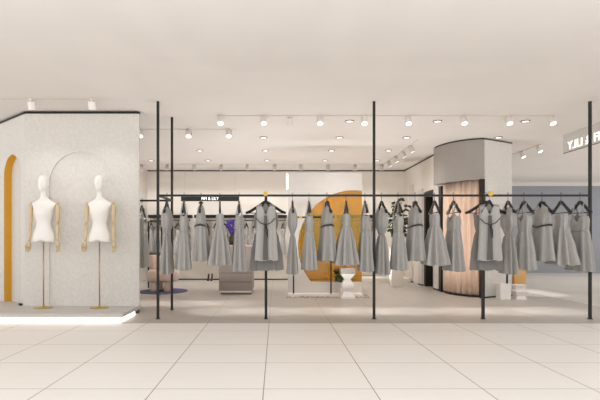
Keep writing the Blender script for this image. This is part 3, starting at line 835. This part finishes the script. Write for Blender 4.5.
# heels
d = 13.7
for i, (px, who) in enumerate(((208.4, 'left'), (211.8, 'right'))):
    t = thing('high_heel_shoe', 'dark brown high-heeled shoe by the back wall skirting, %s one of the pair' % who, 'shoe', (X(px,d), d, 0), 0, 'pair of high heels')
    m = MB(); rings = []
    for f, w, zb_, zt_ in ((0,.022,.10,.19),(.15,.026,.095,.175),(.4,.027,.055,.10),(.65,.034,.012,.05),(.85,.036,.008,.04),(1,.012,.006,.02)):
        y = .10-.22*f
        rings.append([(-w*.8,y,zb_),(w*.8,y,zb_),(w,y,(zb_+zt_)/2),(w*.7,y,zt_),(-w*.7,y,zt_),(-w,y,(zb_+zt_)/2)])
    m.loft(rings).build('upper', 'heel', t)
    MB().tube([(0,.09,.11),(0,.095,.05),(0,.09,0)], [.018,.009,.006], 8).build('heel', 'heel', t)
    MB().box(-.03,.03,-.11,-.03,0,.007,.002).build('sole', 'tan', t)

# ------------------------------------------------------------------ mannequins
def ell_ring(z, w, t, cy=0, cx=0, n=28, p=1.0):
    return [(cx + w*math.copysign(abs(cos(a))**p, cos(a)), cy + t*math.copysign(abs(sin(a))**p, sin(a)), z) for a in [2*PI*j/n for j in range(n)]]
def make_mannequin():
    t = thing('mannequin', 'white mannequin bust with wooden arms, on the platform at far left', 'mannequin', (X(43.5,7.35), 7.35, .112), 0, 'mannequins on the platform')
    B0 = -.112
    # torso, front is -Y
    tz = [(1.055,.150,.085,.0),(1.062,.156,.095,.0),(1.10,.157,.104,.005),(1.16,.148,.103,.005),(1.22,.124,.088,.0),(1.27,.106,.076,-.001),(1.32,.098,.072,-.003),(1.36,.102,.076,-.004),
          (1.42,.118,.094,-.010),(1.48,.131,.108,-.014),(1.53,.138,.096,-.006),(1.57,.158,.076,.006),(1.598,.176,.056,.012),(1.612,.172,.050,.014),(1.632,.135,.047,.016),(1.655,.092,.045,.016),(1.678,.062,.043,.014),(1.695,.046,.042,.011)]
    k = MB(); rings = []
    for z, w, th, cy in tz:
        r = ell_ring(z+B0, w, th, cy, 0.005, 32, .92)
        if 1.40 < z < 1.56:      # bust
            q = 1-abs(z-1.475)/.09
            r = [(x, y - (max(0, q)*.028*math.exp(-((abs(x-.005)-.062)/.038)**2) if y < 0 else 0), zz) for x, y, zz in r]
        if z < 1.08:
            r = [(x, y, zz + .028*math.exp(-(x/.035)**2)) for x, y, zz in r]
        rings.append(r)
    k.loft(rings).build('torso', 'mannq', t)
    # neck and head
    k = MB(); rings = []
    hz = [(1.655,.074,.048,.012),(1.68,.052,.046,.010),(1.72,.037,.042,.004),(1.765,.036,.044,-.002),(1.780,.034,.054,-.010),(1.795,.040,.070,-.016),(1.83,.053,.084,-.012),
          (1.87,.064,.088,-.004),(1.91,.067,.092,.0),(1.95,.066,.090,.002),(1.985,.054,.074,.004),(2.005,.034,.048,.005),(2.013,.010,.014,.005)]
    for z, w, th, cy in hz:
        r = ell_ring(z+B0, w, th, cy, .0, 36)
        def fc(x, y, zz, z=z):
            if y < 0:
                y -= .028*math.exp(-(x/.012)**2)*math.exp(-((z-1.862)/.022)**2)          # nose
                y += .022*math.exp(-((abs(x)-.028)/.015)**2)*math.exp(-((z-1.90)/.018)**2)  # eye sockets
                y -= .006*math.exp(-(x/.02)**2)*math.exp(-((z-1.82)/.012)**2)           # mouth
            return (x, y, zz)
        rings.append([fc(*q) for q in r])
    # finer face: resample between rings
    fine = []
    for i in range(len(rings)-1):
        for s in range(3):
            f = s/3; fine.append([tuple(a[c_]+(b_[c_]-a[c_])*f for c_ in range(3)) for a, b_ in zip(rings[i], rings[i+1])])
    fine.append(rings[-1])
    k.loft(fine)
    for s in (-1, 1): k.ball((s*.066, .008, 1.885+B0), (.007, .016, .027), 8, 6)
    hd = k.build('head', 'mannqh', t)
    # shoulder caps, wooden arms
    for s in (-1, 1):
        cx = .005 + s*.187
        MB().ball((cx, .012, 1.60+B0), (.020, .032, .030), 14, 10).build('shoulder_cap', 'wood', t)
        ua = MB().tube([(cx,.012,1.592+B0),(cx+s*.006,.012,1.54+B0),(cx+s*.008,.010,1.46+B0),(cx+s*.004,.008,1.36+B0),(cx+s*.003,.008,1.325+B0)], [.024,.034,.032,.027,.022], 16).build('upper_arm', 'wood', t)
        MB().ball((cx+s*.003, .007, 1.312+B0), .020, 12, 8).build('elbow_joint', 'wood', t)
        MB().tube([(cx+s*.003,.006,1.30+B0),(cx+s*.005,.002,1.26+B0),(cx+s*.010,-.008,1.17+B0),(cx+s*.014,-.016,1.10+B0),(cx+s*.015,-.018,1.075+B0)], [.021,.028,.026,.019,.016], 16).build('forearm', 'wood', t)
        hx, hy, hz_ = cx+s*.016, -.020, 1.062+B0
        hm = MB()
        hm.loft([ell_ring(hz_+.008, .014, .016, hy, hx, 14), ell_ring(hz_-.02, .018, .026, hy-.004, hx+s*.002, 14), ell_ring(hz_-.055, .018, .034, hy-.008, hx+s*.004, 14), ell_ring(hz_-.072, .014, .032, hy-.010, hx+s*.004, 14)])
        for q in range(4):
            yy = hy-.010-.026+q*.017; L = (.060,.070,.066,.052)[q]
            x0 = hx+s*.004; z0_ = hz_-.066
            hm.tube([(x0,yy,z0_+.01),(x0+s*.001,yy,z0_-L*.4),(x0-s*.006,yy-.002,z0_-L*.72),(x0-s*.016,yy-.003,z0_-L)], [.0085,.0082,.0075,.006], 8)
        hm.tube([(hx-s*.004,hy-.022,hz_-.02),(hx-s*.012,hy-.040,hz_-.045),(hx-s*.016,hy-.046,hz_-.075)], [.010,.009,.007], 8)
        an = s*math.radians(55); nv = []
        for x_, y_, z_ in hm.v:
            dx, dy, dz = (x_-hx)*1.3, (y_-hy)*1.2, (z_-hz_)*1.12
            nv.append((hx + dx*cos(an)-dy*sin(an), hy + dx*sin(an)+dy*cos(an), hz_ + dz))
        hm.v = nv; hm.build('hand', 'wood', t)
    MB().tube([(0,0,.012),(0,0,1.10+B0)], .0095, 12).build('stand_pole', 'brass', t)
    MB().lathe([(.132,0),(.132,.006),(.126,.009),(.03,.012),(.018,.03),(.012,.04)], 36).build('stand_base', 'brass', t)
    return t
mq = make_mannequin()
dup(mq, (X(99.5,7.35), 7.35, .112), 0, 'white mannequin bust with wooden arms, the one nearer the black poles', 'mannequins on the platform')


# ------------------------------------------------------------------ light, camera
w = bpy.data.worlds.new('world'); bpy.context.scene.world = w; w.use_nodes = True
wn = w.node_tree; bg = wn.nodes['Background']
tc = wn.nodes.new('ShaderNodeTexCoord'); sx = wn.nodes.new('ShaderNodeSeparateXYZ'); cr = wn.nodes.new('ShaderNodeValToRGB')
mr = wn.nodes.new('ShaderNodeMapRange'); mr.inputs['From Min'].default_value = -1; mr.inputs['From Max'].default_value = 1
wn.links.new(tc.outputs['Generated'], sx.inputs[0]); wn.links.new(sx.outputs['Z'], mr.inputs['Value']); wn.links.new(mr.outputs['Result'], cr.inputs['Fac'])
e = cr.color_ramp.elements
e[0].position = .40; e[0].color = (1, 1, 1, 1)
e[1].position = .5; e[1].color = (.74, .75, .77, 1)
wn.links.new(cr.outputs['Color'], bg.inputs[0]); bg.inputs[1].default_value = 2.25  # ambient set stronger from below, added to lift the ceiling
def area(loc, rot, sx, sy, e, name='added_fill'):  # added fill just under the ceiling, no luminaire there
    l = bpy.data.lights.new(name, 'AREA'); l.shape = 'RECTANGLE'; l.size = sx; l.size_y = sy; l.energy = e; l.color = (1, .985, .96)
    o = bpy.data.objects.new(name, l); C.objects.link(o); o.location = loc; o.rotation_euler = rot
    return o
def upfill(x, y, e):  # added fill from floor level to brighten the ceiling, no fitting
    l = bpy.data.lights.new('added_upfill', 'SPOT'); l.energy = e; l.spot_size = math.radians(165); l.spot_blend = 1; l.shadow_soft_size = .012; l.color = (1,.99,.98)
    o = bpy.data.objects.new('added_upfill', l); C.objects.link(o); o.location = (x, y, .03); o.rotation_euler = (PI, 0, 0)
for x, y in ((-1.6, 9.2), (1.0, 8.8), (2.6, 9.2), (-2.2, 12.4), (-.2, 12.0), (2.2, 12.0), (6.5, 10.5), (7.5, 14.5), (-.3, 9.0)):
    upfill(x, y, 88 if 11.5 < y < 13 else 64)
area((1.5, 3.2, CEIL-.05), (math.radians(32), 0, 0), 9, .4, 45)
area((9.0, 13.0, CEIL-.02), (0, 0, 0), 4, 5, 70)

cam = bpy.data.cameras.new('camera'); co = bpy.data.objects.new('camera', cam); C.objects.link(co)
co.location = (0, 0, EYE); co.rotation_euler = (PI/2, 0, 0)
cam.sensor_width = 36; cam.lens = F/600*36; cam.shift_x = 24/600; cam.shift_y = 40/600; cam.clip_end = 100
bpy.context.scene.camera = co
sc = bpy.context.scene
sc.view_settings.view_transform = 'Standard'; sc.view_settings.look = 'None'; sc.view_settings.gamma = 1
sc.view_settings.use_curve_mapping = False; sc.view_settings.exposure = -0.07
sc.cycles.max_bounces = 10; sc.cycles.diffuse_bounces = 6
